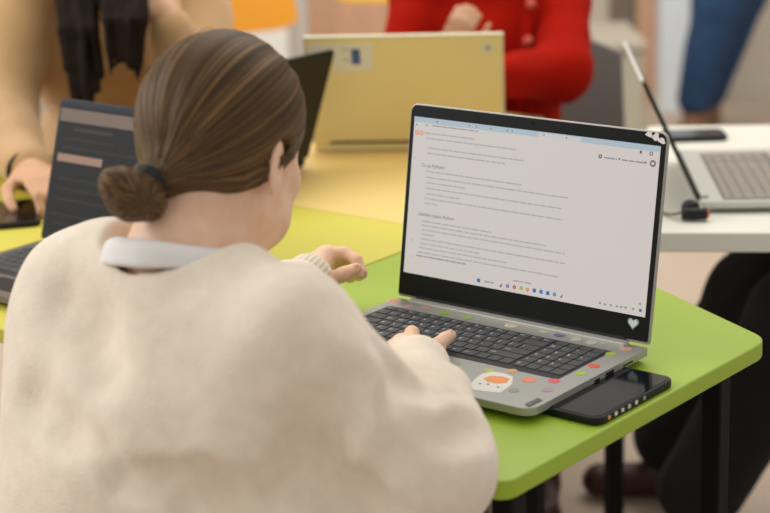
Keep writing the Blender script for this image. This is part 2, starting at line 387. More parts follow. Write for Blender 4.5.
def laptop(o, ang, W, D, H, tilt, label, cat_group=None, shell='silver', inner='bezel', screen=None, keys=True, legends=True, T=.017, chin=.034, sb=.0077, vh=.194, key_m='key', tray_m='tray'):
    L = empty('laptop', tuple(o), ang, label, 'laptop')
    ta = radians(tilt)
    def X(u, v, w_):     # lid frame: u across, v up the lid, w out of the screen
        return (u, v*sin(ta)-w_*cos(ta), T+v*cos(ta)+w_*sin(ta))
    # base: wedge with rounded corners
    b = MB(); pts = rrect(0, W, -D, 0, (.004, .004, .017, .017))
    n_ = len(pts); und = [(min(max(p[0], .012), W-.012), max(p[1], -D+.02)) for p in pts]
    v_ = [(p[0], p[1], .0022) for p in und]+[(p[0], p[1], T-.0085) for p in pts]+[(p[0], p[1], T) for p in pts]
    b.add(v_, [tuple(range(n_-1, -1, -1)), tuple(range(2*n_, 3*n_))]+[(k*n_+i, k*n_+(i+1) % n_, (k+1)*n_+(i+1) % n_, (k+1)*n_+i) for k in (0, 1) for i in range(n_)])
    base = b.build('base', M[shell], L, bevel=.0012)
    for x in (.03, W-.06):
        for y in (-.03, -D+.035): MB().box(x, x+.03, y-.004, y+.004, 0, .0024).build('rubber_foot', M['rubber'], base)
    # ports on the right side
    for y0, y1, z0, z1 in ((-.055, -.035, T-.0065, T-.0045), (-.092, -.076, T-.0075, T-.003), (-.115, -.105, T-.0075, T-.004)): MB().box(W-.002, W+.0006, y0, y1, z0, z1).build('port', M['plastic'], base)
    hb = MB().prism(rrect(.026, W-.024, -.0135, -.001, .002), T-.001, T+.0045).build('hinge_cover', M['silver2'] if shell == 'silver' else M[shell], L, bevel=.001)
    kx0, kx1, ky0, ky1 = .016, W-.031, -.036, -.142
    tr = MB().prism(rrect(kx0-.003, kx1+.003, ky1-.003, ky0+.003, .004), T-.0005, T+.0003).build('keyboard', M[tray_m], L)
    U = (kx1-kx0-.003)/19; y = ky0; leg = MB(); allk = MB()
    for ri, (h, row) in enumerate(KB):
        x = kx0; cells = []
        for wd, s_ in row: cells.append((x, x+wd*U, s_)); x += wd*U
        x += .003
        for s_ in NP[ri]:
            if ri == 5 and s_ == '0': cells.append((x, x+U, s_)); x += U; continue
            cells.append((x, x+U, s_)); x += U
        for (a, c, s_) in cells:
            mb = allk if not keys else MB()
            mb.prism(rrect(a+.0009, c-.0009, y-h+.0009, y-.0009, .0016, 3), T+.0002, T+.0016)
            if keys: mb.build('key', M[key_m], tr, bevel=.0004)
            if legends and s_:
                sz = .0068 if len(s_) == 1 else .0042
                v, fc = glyphs(s_, sz); leg.add([(a+.0026+p[0], y-h*.62+p[1], T+.00175) for p in v], fc)
        y -= h+.0005
    if not keys: allk.build('key_block', M[key_m], tr)
    if legends: leg.build('key_legends', M['legend'], tr)
    tp = MB().prism(rrect(W*.30, W*.30+.105, -D+.018, -.155, .003), T-.0004, T+.0002).build('touchpad', M['silver'] if shell == 'silver' else M[shell], L)
    # lid
    lid = MB().prism(rrect(0, W, .003, H, (.010, .010, .004, .004)), -.0055, 0, X=X).build('lid', M[shell], L, bevel=.0015)
    bz = MB().prism(rrect(.0018, W-.0018, .006, H-.0018, (.0085, .0085, .003, .003)), -.0002, .0009, X=X).build('bezel', M[inner], lid)
    hg = MB().tube([X(.03, .0035, -.0015), X(W-.03, .0035, -.0015)], .0045).build('hinge', M['plastic'], L)
    if screen is not None:
        MB().prism([(sb, chin), (W-sb, chin), (W-sb, chin+vh), (sb, chin+vh)], .0008, .0013, X=X).build('screen', screen, lid)
    wc_ = MB().prism([(W*.5+.002*cos(a*pi/4), H-.0075+.002*sin(a*pi/4)) for a in range(8)], .0009, .0013, X=X).build('webcam', M['glass'], lid)
    return L, lid, base, X
W, D, H = .36, .239, .244
main, lid, base, LX = laptop((0, 0, TZ), 0, W, D, H, 9.3, 'open silver laptop covered in round stickers on the green table', screen=screen_mat())
T = .017
# what the screen shows
SU0, SV0, SWd, SHt = .0077, .034, W-.0154, .194
def colm(n, c, e=.8): return mat(n, (20, 20, 20), .4, emit=c, estr=e)
def S(u, v, w_=.0016): return LX(SU0+u*SWd, SV0+(1-v)*SHt, w_)
def sq(mb, u0, u1, v0, v1, w_=.0016): mb.add([S(u0, v1, w_), S(u1, v1, w_), S(u1, v0, w_), S(u0, v0, w_)], [(0, 1, 2, 3)])
LN = np.array([0, -cos(radians(9.3)), sin(radians(9.3))]); L0 = np.array(LX(0, 0, .0013))+np.array([0, 0, TZ])
def suv(x, y):     # place on the screen seen at a pixel
    d = ray(x, y); p = CAM+d*(((L0-CAM)@LN)/(d@LN)); p = p-np.array([0, 0, TZ]); v = (p[2]-T)/cos(radians(9.3))
    return (p[0]-SU0)/SWd, 1-(v-SV0)/SHt
mb = MB(); sq(mb, 0, 1, 0, .034); mb.build('tab_strip', colm('tab_strip', (178, 196, 208)), lid)
mb = MB(); sq(mb, .53, .70, .006, .036, .0018); mb.build('active_tab', colm('active_tab', (212, 210, 208)), lid)
random.seed(5)
def words(mb, u0, u1, v, h=.0085, gap=.0035):
    u = u0
    while u < u1-.004:
        l = min(random.uniform(.010, .042), u1-u); sq(mb, u, u+l, v-h/2, v+h/2); u += l+gap
TL_ = colm('page_text', (182, 178, 177)); TD_ = colm('darker_text', (146, 142, 146))
def cz(x, y): return suv(390+x*.3766, 90+y*.3766)
for (x0, y0, x1) in ((92, 114, 225), (97, 128, 335), (100, 154, 358), (100, 168, 310), (97, 216, 350), (97, 232, 475), (97, 246, 200), (97, 261, 455), (97, 276, 185), (92, 288, 460), (92, 301, 125),
                     (85, 348, 270), (85, 359, 415), (85, 371, 465), (85, 383, 120), (82, 395, 465), (80, 407, 240), (78, 418, 310), (75, 430, 450)):
    u, v = cz(x0, y0); u1 = cz(x1, y0+(x1-x0)*.142)[0]; tx = MB(); words(tx, u, u1, v); tx.build('text_line', TL_, lid)
tx = MB(); u, v = cz(70, 439); words(tx, u, u+.22, v, .008); tx.build('text_line', TD_, lid)
tx = MB(); u, v = cz(112, 95); words(tx, u, u+.20, v, .006); tx.build('address_line', TD_, lid)
tx = MB()
for s_, x, y, sz in (('Co je Python?', 84, 203, .0062), ('Instalace jazyka Python', 76, 332, .0058)):
    u, v = cz(x, y); g_, fc = glyphs(s_, sz); tx.add([LX(SU0+u*SWd+p[0], SV0+(1-v)*SHt+p[1], .0017) for p in g_], fc)
tx.build('page_headings', colm('page_headings', (92, 88, 92)), lid)
def ring(mb, u, v, r, r2, w_=.0017, n=14):
    k = SWd/SHt; vs = [S(u+q*cos(2*pi*i/n), v+q*k*sin(2*pi*i/n), w_) for q in (r, r2) for i in range(n)]
    mb.add(vs, [(i, (i+1) % n, n+(i+1) % n, n+i) for i in range(n)])
mb = MB(); u, v = cz(73, 113); ring(mb, u, v, .0085, .0045); ring(mb, u+.019, v, .0085, .0045); mb.build('page_logo', colm('page_logo', (235, 140, 70)), lid)
mb = MB()
def c5(x, y): return suv(540+x*.195, 100+y*.195)
u, v = c5(518, 268); sq(mb, u-.004, u+.004, v-.008, v+.008)
u, v = c5(572, 276); ring(mb, u, v, .007, .004)
u, v = c5(310, 290); ring(mb, u, v, .007, .003)
u, v = c5(580, 327); ring(mb, u, v, .011, .006)
u, v = c5(542, 321); sq(mb, u-.003, u+.003, v-.005, v+.005)
u, v = c5(408, 303); sq(mb, u-.003, u+.003, v-.005, v+.005)
u, v = cz(72, 92); sq(mb, u-.003, u+.003, v-.004, v+.004)
u, v = cz(98, 94); sq(mb, u-.003, u+.003, v-.004, v+.004)
for uu in (.10, .24, .27, .33, .40, .42, .55, .64): sq(mb, uu, uu+.004, .013, .022, .0019)
mb.build('toolbar_icons', colm('toolbar_icons', (84, 82, 88)), lid)
mb = MB()
u, v = c5(330, 296); words(mb, u, u+.05, v); u, v = c5(420, 308); words(mb, u, u+.09, v)
def c8(x, y): return suv(400+x*.3377, 190+y*.3377)
u, v = c8(250, 271); words(mb, u, u+.04, v); u, v = c8(335, 268); words(mb, u, u+.075, v, .006)
for x, y in ((592, 335), (606, 339), (624, 342), (642, 345), (655, 347), (668, 349), (690, 353), (710, 338)):
    u, v = c8(x, y); sq(mb, u-.004, u+.005, v-.006, v+.005)
u, v = cz(58, 398); sq(mb, u-.002, u+.006, v, v+.004)
for x, y in ((66, 180), (63, 120), (60, 440)):
    u, v = cz(x, y); sq(mb, u-.001, u+.003, v, v+.006)
mb.build('tray_icons', colm('tray_icons', (150, 148, 150)), lid)
for i, (x, y, c) in enumerate(((233, 268, (20, 110, 180)), (299, 282, (50, 52, 58)), (319, 285, (120, 90, 190)), (339, 288, (190, 70, 60)), (359, 291, (170, 190, 60)), (378, 296, (226, 130, 90)),
                (398, 298, (50, 110, 170)), (418, 302, (60, 120, 190)), (438, 306, (20, 110, 190)), (458, 310, (40, 130, 190)), (478, 314, (130, 90, 90)), (712, 357, (30, 110, 180)))):
    u, v = c8(x, y); mb = MB(); r = .0068 if i < 11 else .005
    if i in (2, 3, 5, 9): ring(mb, u, v, r, .002)
    elif i in (1, 10): mb.add([S(u-r, v+.01), S(u+r*.3, v+.012), S(u+r, v-.012), S(u-r*.1, v)], [(0, 1, 2, 3)])
    else: sq(mb, u-r, u+r, v-r*1.7, v+r*1.7)
    mb.build('taskbar_icon', colm('icon', c), lid)
# heart and torn sticker on the bezel
def lidxy(x, y):
    d = ray(x, y); p = CAM+d*(((L0-CAM)@LN)/(d@LN)); return p[0], (p[2]-TZ-T)/cos(radians(9.3))
hx, hy = lidxy(633, 324)
def heart(r): return [(hx+r*.068*16*sin(t)**3, hy+.0006+r*.068*(13*cos(t)-5*cos(2*t)-2*cos(3*t)-cos(4*t))) for t in [2*pi*i/28 for i in range(28)]]
hs = MB().prism(heart(.0070), .0009, .0013, X=LX).build('heart_sticker', mat('heart_teal', (120, 150, 150), .4), lid); hs['label'] = 'pale heart sticker with grey outline'
MB().prism(heart(.0054), .0012, .0016, X=LX).build('heart_face', mat('heart_pale', (214, 220, 218), .4), lid)
mb = MB()
for (x, y, r) in ((649.5, 134.5, .0042), (656, 137, .0046), (662, 141, .0042)):
    cx_, cy_ = lidxy(x, y); mb.prism([(cx_+r*1.0*cos(t)*(1+.35*cos(3*t+x)), cy_+r*.85*sin(t)*(1+.25*sin(2*t+y))) for t in [2*pi*i/14 for i in range(14)]], .0009, .0014, X=LX)
o = mb.build('torn_sticker', mat('torn_white', (226, 222, 226), .5), lid); o['label'] = 'torn white sticker scraps in the screen corner'
# deck stickers
def dsk(x, y, r, c, ec=None, sq_=1.0, name='sticker'):
    p = at(x, y, T); mb = MB(); n = 16
    if ec:
        MB().prism([(p[0]+(r+.0018)*cos(2*pi*i/n), p[1]+sq_*(r+.0018)*sin(2*pi*i/n)) for i in range(n)], T, T+.00025).build('sticker_border', mat('sticker_border', ec, .4), base)
    mb.prism([(p[0]+r*cos(2*pi*i/n), p[1]+sq_*r*sin(2*pi*i/n)) for i in range(n)], T, T+.0004)
    return mb.build(name, mat('sticker', c, .4), base)
DS = [(394, 301, .0075, (226, 150, 110), (226, 216, 204)), (408, 306.5, .006, (196, 166, 156), None), (427, 308, .006, (198, 150, 140), None), (444, 313, .007, (140, 176, 40), None),
      (457, 312.5, .004, (170, 142, 110), None), (467.6, 318, .006, (150, 176, 90), None), (511, 325.5, .0058, (206, 190, 160), (226, 220, 206)), (545, 331.5, .0066, (176, 188, 168), None), (560, 335, .0072, (96, 84, 148), None),
      (576, 339.5, .0066, (186, 188, 178), None), (591.5, 342.6, .0066, (190, 190, 182), None), (622, 343, .006, (150, 176, 120), None), (626, 349, .0072, (212, 160, 140), None), (611, 354, .0068, (160, 184, 80), None),
      (594, 366, .0068, (216, 92, 76), None), (581, 373.5, .0065, (156, 188, 60), None), (554, 381, .0068, (214, 92, 100), None), (547, 390, .0062, (166, 140, 160), None), (529, 380, .0078, (226, 136, 90), None),
      (514, 390.5, .0062, (138, 152, 130), None), (512, 371, .0062, (206, 160, 110), None), (489, 370.5, .006, (178, 186, 96), None), (455, 363, .0068, (150, 160, 140), None), (439, 359, .0062, (150, 190, 206), None), (447, 367, .005, (208, 212, 206), None), (359, 315, .0062, (206, 150, 110), None),
      (604, 343, .005, (176, 178, 172), None)]
for a in DS: dsk(*a)
pl = [at(x, y, T)[:2] for x, y in ((469, 386), (475, 379), (482, 374), (492, 371.5), (504, 373.5), (513, 377), (512, 384), (507, 388), (500, 393), (486, 391.5), (474, 390))]
o = MB().prism(roundpoly(pl, .003, 3), T, T+.0003).build('large_sticker', mat('sticker_white', (224, 222, 214), .45), base); o['label'] = 'large white die cut sticker with orange patch'
pl = [at(x, y, T)[:2] for x, y in ((483, 379), (491, 376), (503, 377), (510, 379), (507, 383), (498, 384), (488, 382))]
MB().prism(roundpoly(pl, .002, 3), T, T+.0005).build('sticker_patch', mat('sticker_orange', (232, 150, 84), .45), base)
for x, y in ((488, 384.5), (498, 387.5), (480, 384)): dsk(x, y, .0017, (110, 84, 70), name='sticker_spot')
# badge on the front right corner, running along the side
pb = MB().prism([tuple(at(x, y, T)[:2]) for x, y in ((524.5, 404.5), (529, 407.5), (543, 400.5), (538, 398))], T, T+.0003); pb.build('badge', mat('badge_dark', (72, 72, 70), .4, metal=.4), base)
g_, fc = glyphs('Lenovo', .0075); bp0 = at(528.2, 406, T)
MB().add([(bp0[0]-p[1]*.8-.0002, bp0[1]+p[0]*.85, T+.0005) for p in g_], fc).build('badge_lettering', mat('badge_light', (170, 170, 166), .4, metal=.4), base)

# left laptop
o = at(41, 251, .0)
def dim(n, c): return mat(n, (12, 13, 15), .5, emit=c, estr=.8, spec=.1)
left, llid, lbase, LL = laptop((o[0], o[1], TZ), 0, .34, .215, .207, 17, 'open dark laptop with a dim screen on the lemon table', shell='plastic', screen=dim('dim_screen', (42, 42, 42)), legends=False, chin=.018, sb=.006, vh=.184, T=.016)
lbase.data.materials[0] = mat('brown_grey_shell', (112, 100, 94), .45, metal=.2)
lu = lambda u, v, w_=.0016: LL(.006+u*.328, .018+(1-v)*.184, w_)
def lq(name, u0, u1, v0, v1, c, e=.85, w_=.0016):
    MB().add([lu(u0, v1, w_), lu(u1, v1, w_), lu(u1, v0, w_), lu(u0, v0, w_)], [(0, 1, 2, 3)]).build(name, dim('px', c), llid)
lq('page_banner', 0, 1, .0, .03, (50, 56, 64)); lq('page_banner', 0, 1, .05, .15, (136, 118, 106)); lq('page_bar', .02, .30, .40, .46, (176, 144, 122))
lq('page_line', .10, .34, .19, .215, (70, 68, 68))
for v in (.27, .34, .58, .66, .74, .86, .93): lq('page_line', .04, .45+.1*sin(v*40), v, v+.018, (58, 57, 57))

# pale gold laptop, its back to us
gl, glid, gbase, GLX = laptop((-.420, .846, TZ), radians(-146), .336, .235, .215, 21, 'pale gold laptop on the warm yellow table, its lid back towards us', shell='gold', screen=screen_mat(), keys=False, legends=False, chin=.022, sb=.006, vh=.19)
def gback(u0, u1, v0, v1, name, m_, w0=-.0055, w1=-.0060): return MB().box(u0, u1, v0, v1, w1, w0, X=GLX).build(name, m_, glid)
GW, GH = .338, .215
o = gback(.222, .290, GH-.067, GH-.014, 'label_sticker', mat('paper_white', (226, 224, 210), .6)); o['label'] = 'white paper label with a blue block'
gback(.243, .258, GH-.054, GH-.024, 'label_block', mat('label_blue', (70, 92, 150), .6), w1=-.0063)
gback(.262, .275, GH-.026, GH-.023, 'label_line', mat('label_grey', (170, 170, 160), .6), w1=-.0063)
gback(.262, .272, GH-.046, GH-.043, 'label_line', mat('label_grey', (170, 170, 160), .6), w1=-.0063)
gback(.290, .330, GH-.036, GH-.014, 'label_sticker', mat('paper_pale', (222, 220, 206), .6))
MB().prism([(.026+.012*cos(2*pi*i/18), GH-.026+.012*sin(2*pi*i/18)) for i in range(18)], -.006, -.0055, X=GLX).build('round_sticker', mat('round_pale', (222, 216, 196), .5), glid)
MB().prism([(.026+.005*cos(2*pi*i/12), GH-.026+.005*sin(2*pi*i/12)) for i in range(12)], -.0063, -.0059, X=GLX).build('round_sticker_mark', mat('round_grey', (176, 170, 156), .5), glid)
m = MB()
m.box(0, GW, GH-.004, GH+.0003, -.0060, .0002, X=GLX); m.box(-.0004, .004, .003, GH-.004, -.0060, .0002, X=GLX); m.box(GW-.005, GW+.0004, .003, GH-.004, -.0060, .0002, X=GLX)
m.build('lid_rim', M['goldrim'], glid)

# dark laptop half hidden behind the head
o = at(335, 48, .018+.205*cos(radians(20)))
laptop((o[0]-.205*sin(radians(20))-.004, o[1], TZ), radians(-90), .33, .225, .205, 20, 'black laptop standing sideways between the brown-haired head and the gold laptop', shell='plastic', keys=False, legends=False, screen=dim('dim_screen', (30, 34, 38)), chin=.024, sb=.006, vh=.178, T=.018)

# grey laptop on the white table
wl, wlid, wbase, WX = laptop((.088, .622, TZ), radians(125), .36, .245, .205, 25, 'light grey laptop on the white table, its lid seen edge on', shell='silver2', screen=dim('dim_screen', (40, 44, 48)), keys=False, legends=False, chin=.024, sb=.006, vh=.178, T=.018, key_m='palekey', tray_m='paletray')

wlid.data.materials[0] = mat('lid_dark_olive', (62, 60, 50), .5)
MB().box(0, .36, .201, .2055, -.006, .0003, X=WX).build('lid_edge', M['silver2'], wlid)
# ------------------------------------------------------------------ phones, plug
def phone(x0, x1, y0, y1, rz, label, z=TZ):
    p = empty('phone', ((x0+x1)/2, (y0+y1)/2, z), rz, label, 'phone'); a, b = (x1-x0)/2, (y1-y0)/2
    MB().prism(rrect(-a, a, -b, b, .013), 0, .0095).build('case', M['plastic'], p, bevel=.002)
    MB().prism(rrect(-a+.003, a-.003, -b+.003, b-.003, .011), .0090, .0100).build('glass', M['glass'], p)
    return p, a, b
ph, a, b = phone(.341, .422, -.205, -.050, radians(-1), 'black phone lying on the green table beside the sticker laptop')
for i, (y, c) in enumerate(((-.057, (230, 150, 90)), (-.044, (220, 224, 200)), (-.031, (220, 220, 200)), (-.018, (206, 216, 190)), (-.004, (220, 220, 206)), (.012, (150, 160, 130)))):  # row of small coloured dots along the long side
    MB().box(a-.0006, a+.0008, y-.0022, y+.0022, .0035, .0075).build('side_dot', mat('dot_colour', c, .4), ph)
MB().prism(rrect(a-.013, a-.009, b-.075, b-.066, .001), .0099, .0102).build('earpiece', M['tray'], ph)
o = at(14, 217); phone(o[0]-.038, o[0]+.038, o[1]-.075, o[1]+.075, radians(52), 'dark phone on the lemon table by the tan sleeve')
o = at(694, 138); phone(o[0]-.034, o[0]+.034, o[1]-.055, o[1]+.055, radians(128), 'black phone on the white table behind the grey laptop')
# plug and cable beside the grey laptop
o = at(698, 221)
pg = empty('charging_plug', (o[0], o[1], TZ), 0, 'black charging plug with an orange ring and thin cable on the white table', 'plug')
dx = np.array([.83, .56, 0]); a0 = np.array([0, 0, .011])
MB().tube([a0-dx*.024, a0-dx*.02, a0+dx*.008, a0+dx*.013], .009, 12).build('plug_body', M['plastic'], pg, smooth=True)
MB().tube([a0+dx*.013, a0+dx*.016], .006, 12).build('orange_ring', mat('orange_ring', (226, 96, 60), .4), pg)
pts = []
e0 = at(655, 211)-np.array([o[0], o[1], TZ])
for i in range(13):
    t = i/12; p_ = (1-t)*(a0-dx*.022)+t*np.array([e0[0], e0[1], .003]); p_[2] = .011*(1-t)**2+.003; p_[:2] += np.array([.35, -.5])*.02*sin(pi*t); pts.append(p_)
MB().tube(pts, .0022, 8).build('cable', mat('cable_grey', (96, 98, 84), .5), pg, smooth=True)
MB().ball(a0+np.array([-.016, .006, .006]), (.014, .013, .012)).build('cable_knot', M['plastic'], pg, smooth=True)
# ================================================================== people
def frame(yaw, pitch, roll=0):
    "head frame: Y looks out of the face"
    y = np.array([sin(yaw)*cos(pitch), cos(yaw)*cos(pitch), -sin(pitch)]); x = np.array([cos(yaw), -sin(yaw), 0]); z = np.cross(x, y)
    x2 = x*cos(roll)+z*sin(roll); z2 = -x*sin(roll)+z*cos(roll); return np.stack([x2, y, z2], 1)
class Sc:
    "scaled view of an SDF so heads come in sizes"
    def __init__(q, s, k): q.s = s; q.f = k
    def ell(q, c, r, R=None, k=.01, op='u'): q.s.ell(c, np.array(r)*q.f, R, k*q.f, op)
    def cap(q, a, b, ra, rb=None, k=.01, op='u'): q.s.cap(a, b, ra*q.f, (ra if rb is None else rb)*q.f, k*q.f, op)
def head_sdf(s, O, R, nb, sc=1.0):
    g = lambda *p: O+R@np.array(p)*sc
    s = Sc(s, sc)
    s.ell(g(0, -.008, .040), (.071, .090, .076), R, .01); s.ell(g(0, .028, -.004), (.063, .060, .072), R, .03)
    s.cap(g(0, .044, -.058), g(0, .060, -.080), .032, .020, .02)
    for q in (-1, 1):
        s.cap(g(q*.044, .004, -.045), g(q*.012, .062, -.084), .020, .016, .02)
        s.ell(g(q*.034, .066, -.022), (.022, .020, .022), R, .015)      # cheek
        s.ell(g(q*.031, .092, .012), (.015, .009, .009), R, .008, 's')   # eye socket
        s.ell(g(q*.079, -.017, -.009), (.0065, .017, .031), R@np.array([[cos(q*.3), -sin(q*.3), 0], [sin(q*.3), cos(q*.3), 0], [0, 0, 1]]), .005)
        s.ell(g(q*.086, -.013, -.004), (.006, .008, .014), R, .004, 's')
    s.cap(g(0, .088, .012), g(0, .108, -.022), .0065, .0095, .008); s.cap(g(-.010, .098, -.026), g(.010, .098, -.026), .006, .006, .006)
    s.cap(g(-.016, .086, -.050), g(.016, .086, -.050), .0062, .0062, .008); s.cap(g(-.022, .093, -.048), g(.022, .093, -.048), .0016, .0016, .002, 's')
    s.cap(g(0, -.022, -.035), nb, .050, .050, .025)
def eyes(O, R, parent, hm, sc=1.0):
    g = lambda *p: O+R@np.array(p)*sc
    for q in (-1, 1):
        e = MB().ball(g(q*.031, .0775, .012), .0108*sc, 16).build('eye', M['eye'], parent, smooth=True, world=True)
        MB().ball(g(q*.031, .0840, .0105), .0050*sc, 12).build('iris', M['iris'], e, smooth=True, world=True)
        MB().tube([g(q*.014, .094, .029), g(q*.030, .0945, .034), g(q*.047, .083, .029)], .0022, 8).build('eyebrow', hm, parent, smooth=True, world=True)
    MB().tube([g(-.019, .087, -.052), g(-.007, .0935, -.0505), (g(0, .0945, -.052)), g(.007, .0935, -.0505), g(.019, .087, -.052)], .0034, 8).build('lips', M['lip'], parent, smooth=True, world=True)
def hand_sdf(s, W, d, n, side, curl=.5, sc=1.0, k=.004):
    "W wrist, d along the palm, n out of the palm, side +1/-1 for the thumb"
    d = nrm(d); n = nrm(np.asarray(n)-d*(np.asarray(n)@d)); l = np.cross(d, n)*side
    R = np.stack([l, d, n], 1)
    s.ell(W+d*.048*sc, np.array((.038, .052, .015))*sc, R, .01); s.cap(W-d*.03, W+d*.02, .024*sc, .022*sc, .012)
    for i, (off, ln) in enumerate(((.029, .92), (.010, 1.0), (-.010, .95), (-.028, .76))):
        p = W+(d*.088+l*off)*sc-d*abs(off)*.2; a = curl*.5
        for j, L in enumerate((.043, .027, .021)):
            v = d*cos(a)+n*sin(a); q = p+v*L*ln*sc; s.cap(p, q, (.0095-.001*j)*sc, (.0087-.001*j)*sc, k if j else .006); p = q; a += curl*(.9 if j == 0 else .7)
    p = W+(d*.022+l*.024+n*.004)*sc; v = nrm(d*.65+l*.7+n*.25); q = p+v*.042*sc; s.cap(p, q, .013*sc, .0105*sc, .01)
    v = nrm(d*.9+l*.25+n*.35); p = q; q = p+v*.032*sc; s.cap(p, q, .0103*sc, .009*sc, .004); s.cap(q, q+nrm(d+n*.5)*.022*sc, .009*sc, .0075*sc, .004)

def basis(z_, x_=(1, 0, 0)):
    z_ = nrm(z_); x_ = nrm(np.asarray(x_)-z_*(np.asarray(x_)@z_)); return np.stack([x_, np.cross(z_, x_), z_], 1)

# ------------------------------------------------------------------ the girl at the laptop
girl = empty('person', (.12, -.57, 0), 0, 'person in a cream sweater with a low brown hair bun, typing on the sticker laptop', 'person')
HS = .93
HR = frame(radians(-9), radians(15), radians(0))
HC = P(222.5, 116, 1.745); HO = HC-HR[:, 2]*.040*HS+HR[:, 1]*.007*HS
NB = P(182, 268, 1.71)
LS = P(80, 293, 1.80); RS = P(290, 334, 1.625)
REL = P(424, 464, 1.64); RMID = P(350, 397, 1.61); RF = P(426, 408, 1.775); RCF = P(414, 357, 1.925)
LEL = P(190, 385, 2.02); LCF = P(308, 277, 2.185)
skin = SDF((-.30, -.85, TZ-.30), (.52, .02, TZ+.46), .0031)
head_sdf(skin, HO, HR, NB, HS); skin.cap(HO+HR@np.array([0, -.03, -.03]), NB, .046, .050, .02); skin.cap(HO+HR@np.array([.028, .040, -.060]), HO+HR@np.array([.010, -.005, -.088]), .025, .030, .03)
skin.cap(LS, RS, .036, .034, .03); skin.cap((LS+RS)/2-[0, -.01, .08], (LS+RS)/2-[0, .0, .26], .07, .075, .05); skin.cap(NB, (LS+RS)/2, .05, .05, .03)
skin.path([RS, RMID, REL, RF, RCF], [.030, .022, .026, .024, .020], .01)
skin.path([LS, LEL, LCF], [.030, .026, .021], .01)
# right hand: wrist under the cuff, fingers on the keys
RW = RCF
rk = [P(424, 351, 1.965), P(413, 348, 1.975), P(404, 348, 1.985), P(397, 350, 1.985)]
for q_ in rk: skin.cap(RW, q_, .017, .011, .012)
skin.path([rk[0], P(436, 346, 1.985), P(445, 339, 2.010), P(450.5, 335.5, 2.022)], [.0100, .0088, .0080, .0072], .003)
skin.path([rk[1], P(411, 338, 2.005), P(412, 333, 2.028), P(413, 333, 2.040)], [.0098, .0092, .0085, .0078], .003)
skin.path([rk[2], P(400, 341, 2.005), P(401, 344, 2.02), P(403, 348, 2.02)], [.0095, .0085, .0078, .007], .003)
skin.path([rk[3], P(393, 346, 2.00), P(394, 350, 2.01), P(396, 353, 2.01)], [.0088, .0078, .007, .0065], .003)
skin.path([RW, P(428, 364, 1.95), P(433, 361, 1.975), P(440, 356, 1.99)], [.016, .012, .0095, .008], .006)
# left hand: thumb side towards us, index finger curling over the thumb
LW = LCF
lk = [P(326, 254.5, 2.215), P(327, 257, 2.235), P(325, 261, 2.253), P(324, 265, 2.268)]
for q_ in lk: skin.cap(LW, q_, .018, .0125, .012)
skin.path([lk[0], P(345, 252.5, 2.215), P(356.5, 260, 2.205), P(362.5, 274, 2.20)], [.0095, .0078, .0074, .007], .003)
skin.path([lk[1], P(344, 255, 2.25), P(354, 263, 2.245), P(359, 276, 2.235)], [.0102, .0090, .0082, .0074], .003)
skin.path([lk[2], P(343, 263, 2.26), P(352, 268, 2.252), P(356, 276, 2.245)], [.0098, .0086, .0078, .007], .003)
skin.path([lk[3], P(340, 268, 2.272), P(347, 273, 2.265), P(350, 279, 2.26)], [.0090, .0078, .007, .0065], .003)
skin.path([P(316, 281, 2.185), P(328, 281, 2.18), P(344, 274, 2.172), P(356.5, 268.5, 2.168)], [.013, .0105, .0088, .0078], .005)
body = skin.build('body', M['skin'], girl, 1)
eyes(HO, HR, body, M['hair'], HS)
def nail(p, d, up_, parent):
    d = nrm(d); n = nrm(np.asarray(up_)-d*(np.asarray(up_)@d)); l = np.cross(d, n)
    MB().ball(np.asarray(p)+n*.0052, (.0042, .0058, .0022), 10, np.stack([l, d, n], 1)).build('fingernail', mat('nail', (232, 176, 156), .3), parent, smooth=True, world=True)
nail(P(450, 336, 2.020), rk[0]*0+P(451, 335, 2.03)-P(440, 342, 2.0), (0, 0, 1), body)
nail(P(361.5, 272.5, 2.20), P(361.5, 275, 2.20)-P(356, 264, 2.205), P(372, 268, 2.19)-P(361, 273, 2.2), body)
nail(P(356.5, 267.7, 2.168), P(357.5, 267.5, 2.168)-P(346, 272, 2.172), P(357, 255, 2.14)-P(357, 267, 2.168), body)

sw = SDF((-.36, -.90, TZ-.36), (.56, .0, TZ+.30), .0044)
sw.cap(LS, RS, .056, .056, .03); sw.cap(NB-np.array([0, .004, .004]), (LS+RS)/2-np.array([0, .02, .10]), .062, .105, .05)
sw.cap(P(108, 268, 1.765), P(232, 290, 1.675), .046, .040, .05)
sw.cap(P(108, 385, 1.80), P(262, 420, 1.69), .107, .098, .07)
sw.cap(P(116, 520, 1.84), P(275, 560, 1.72), .132, .125, .08)
sw.cap(P(130, 650, 1.90), P(280, 690, 1.78), .135, .135, .08)
sw.path([RS, RMID, REL], [.057, .053, .064], .022)
sw.path([REL, RF, P(417, 370, 1.89), P(410, 360, 1.92)], [.066, .044, .031, .0235], .02)
sw.path([LS, LEL, P(285, 295, 2.14), P(301, 284, 2.165)], [.056, .060, .040, .030], .02)
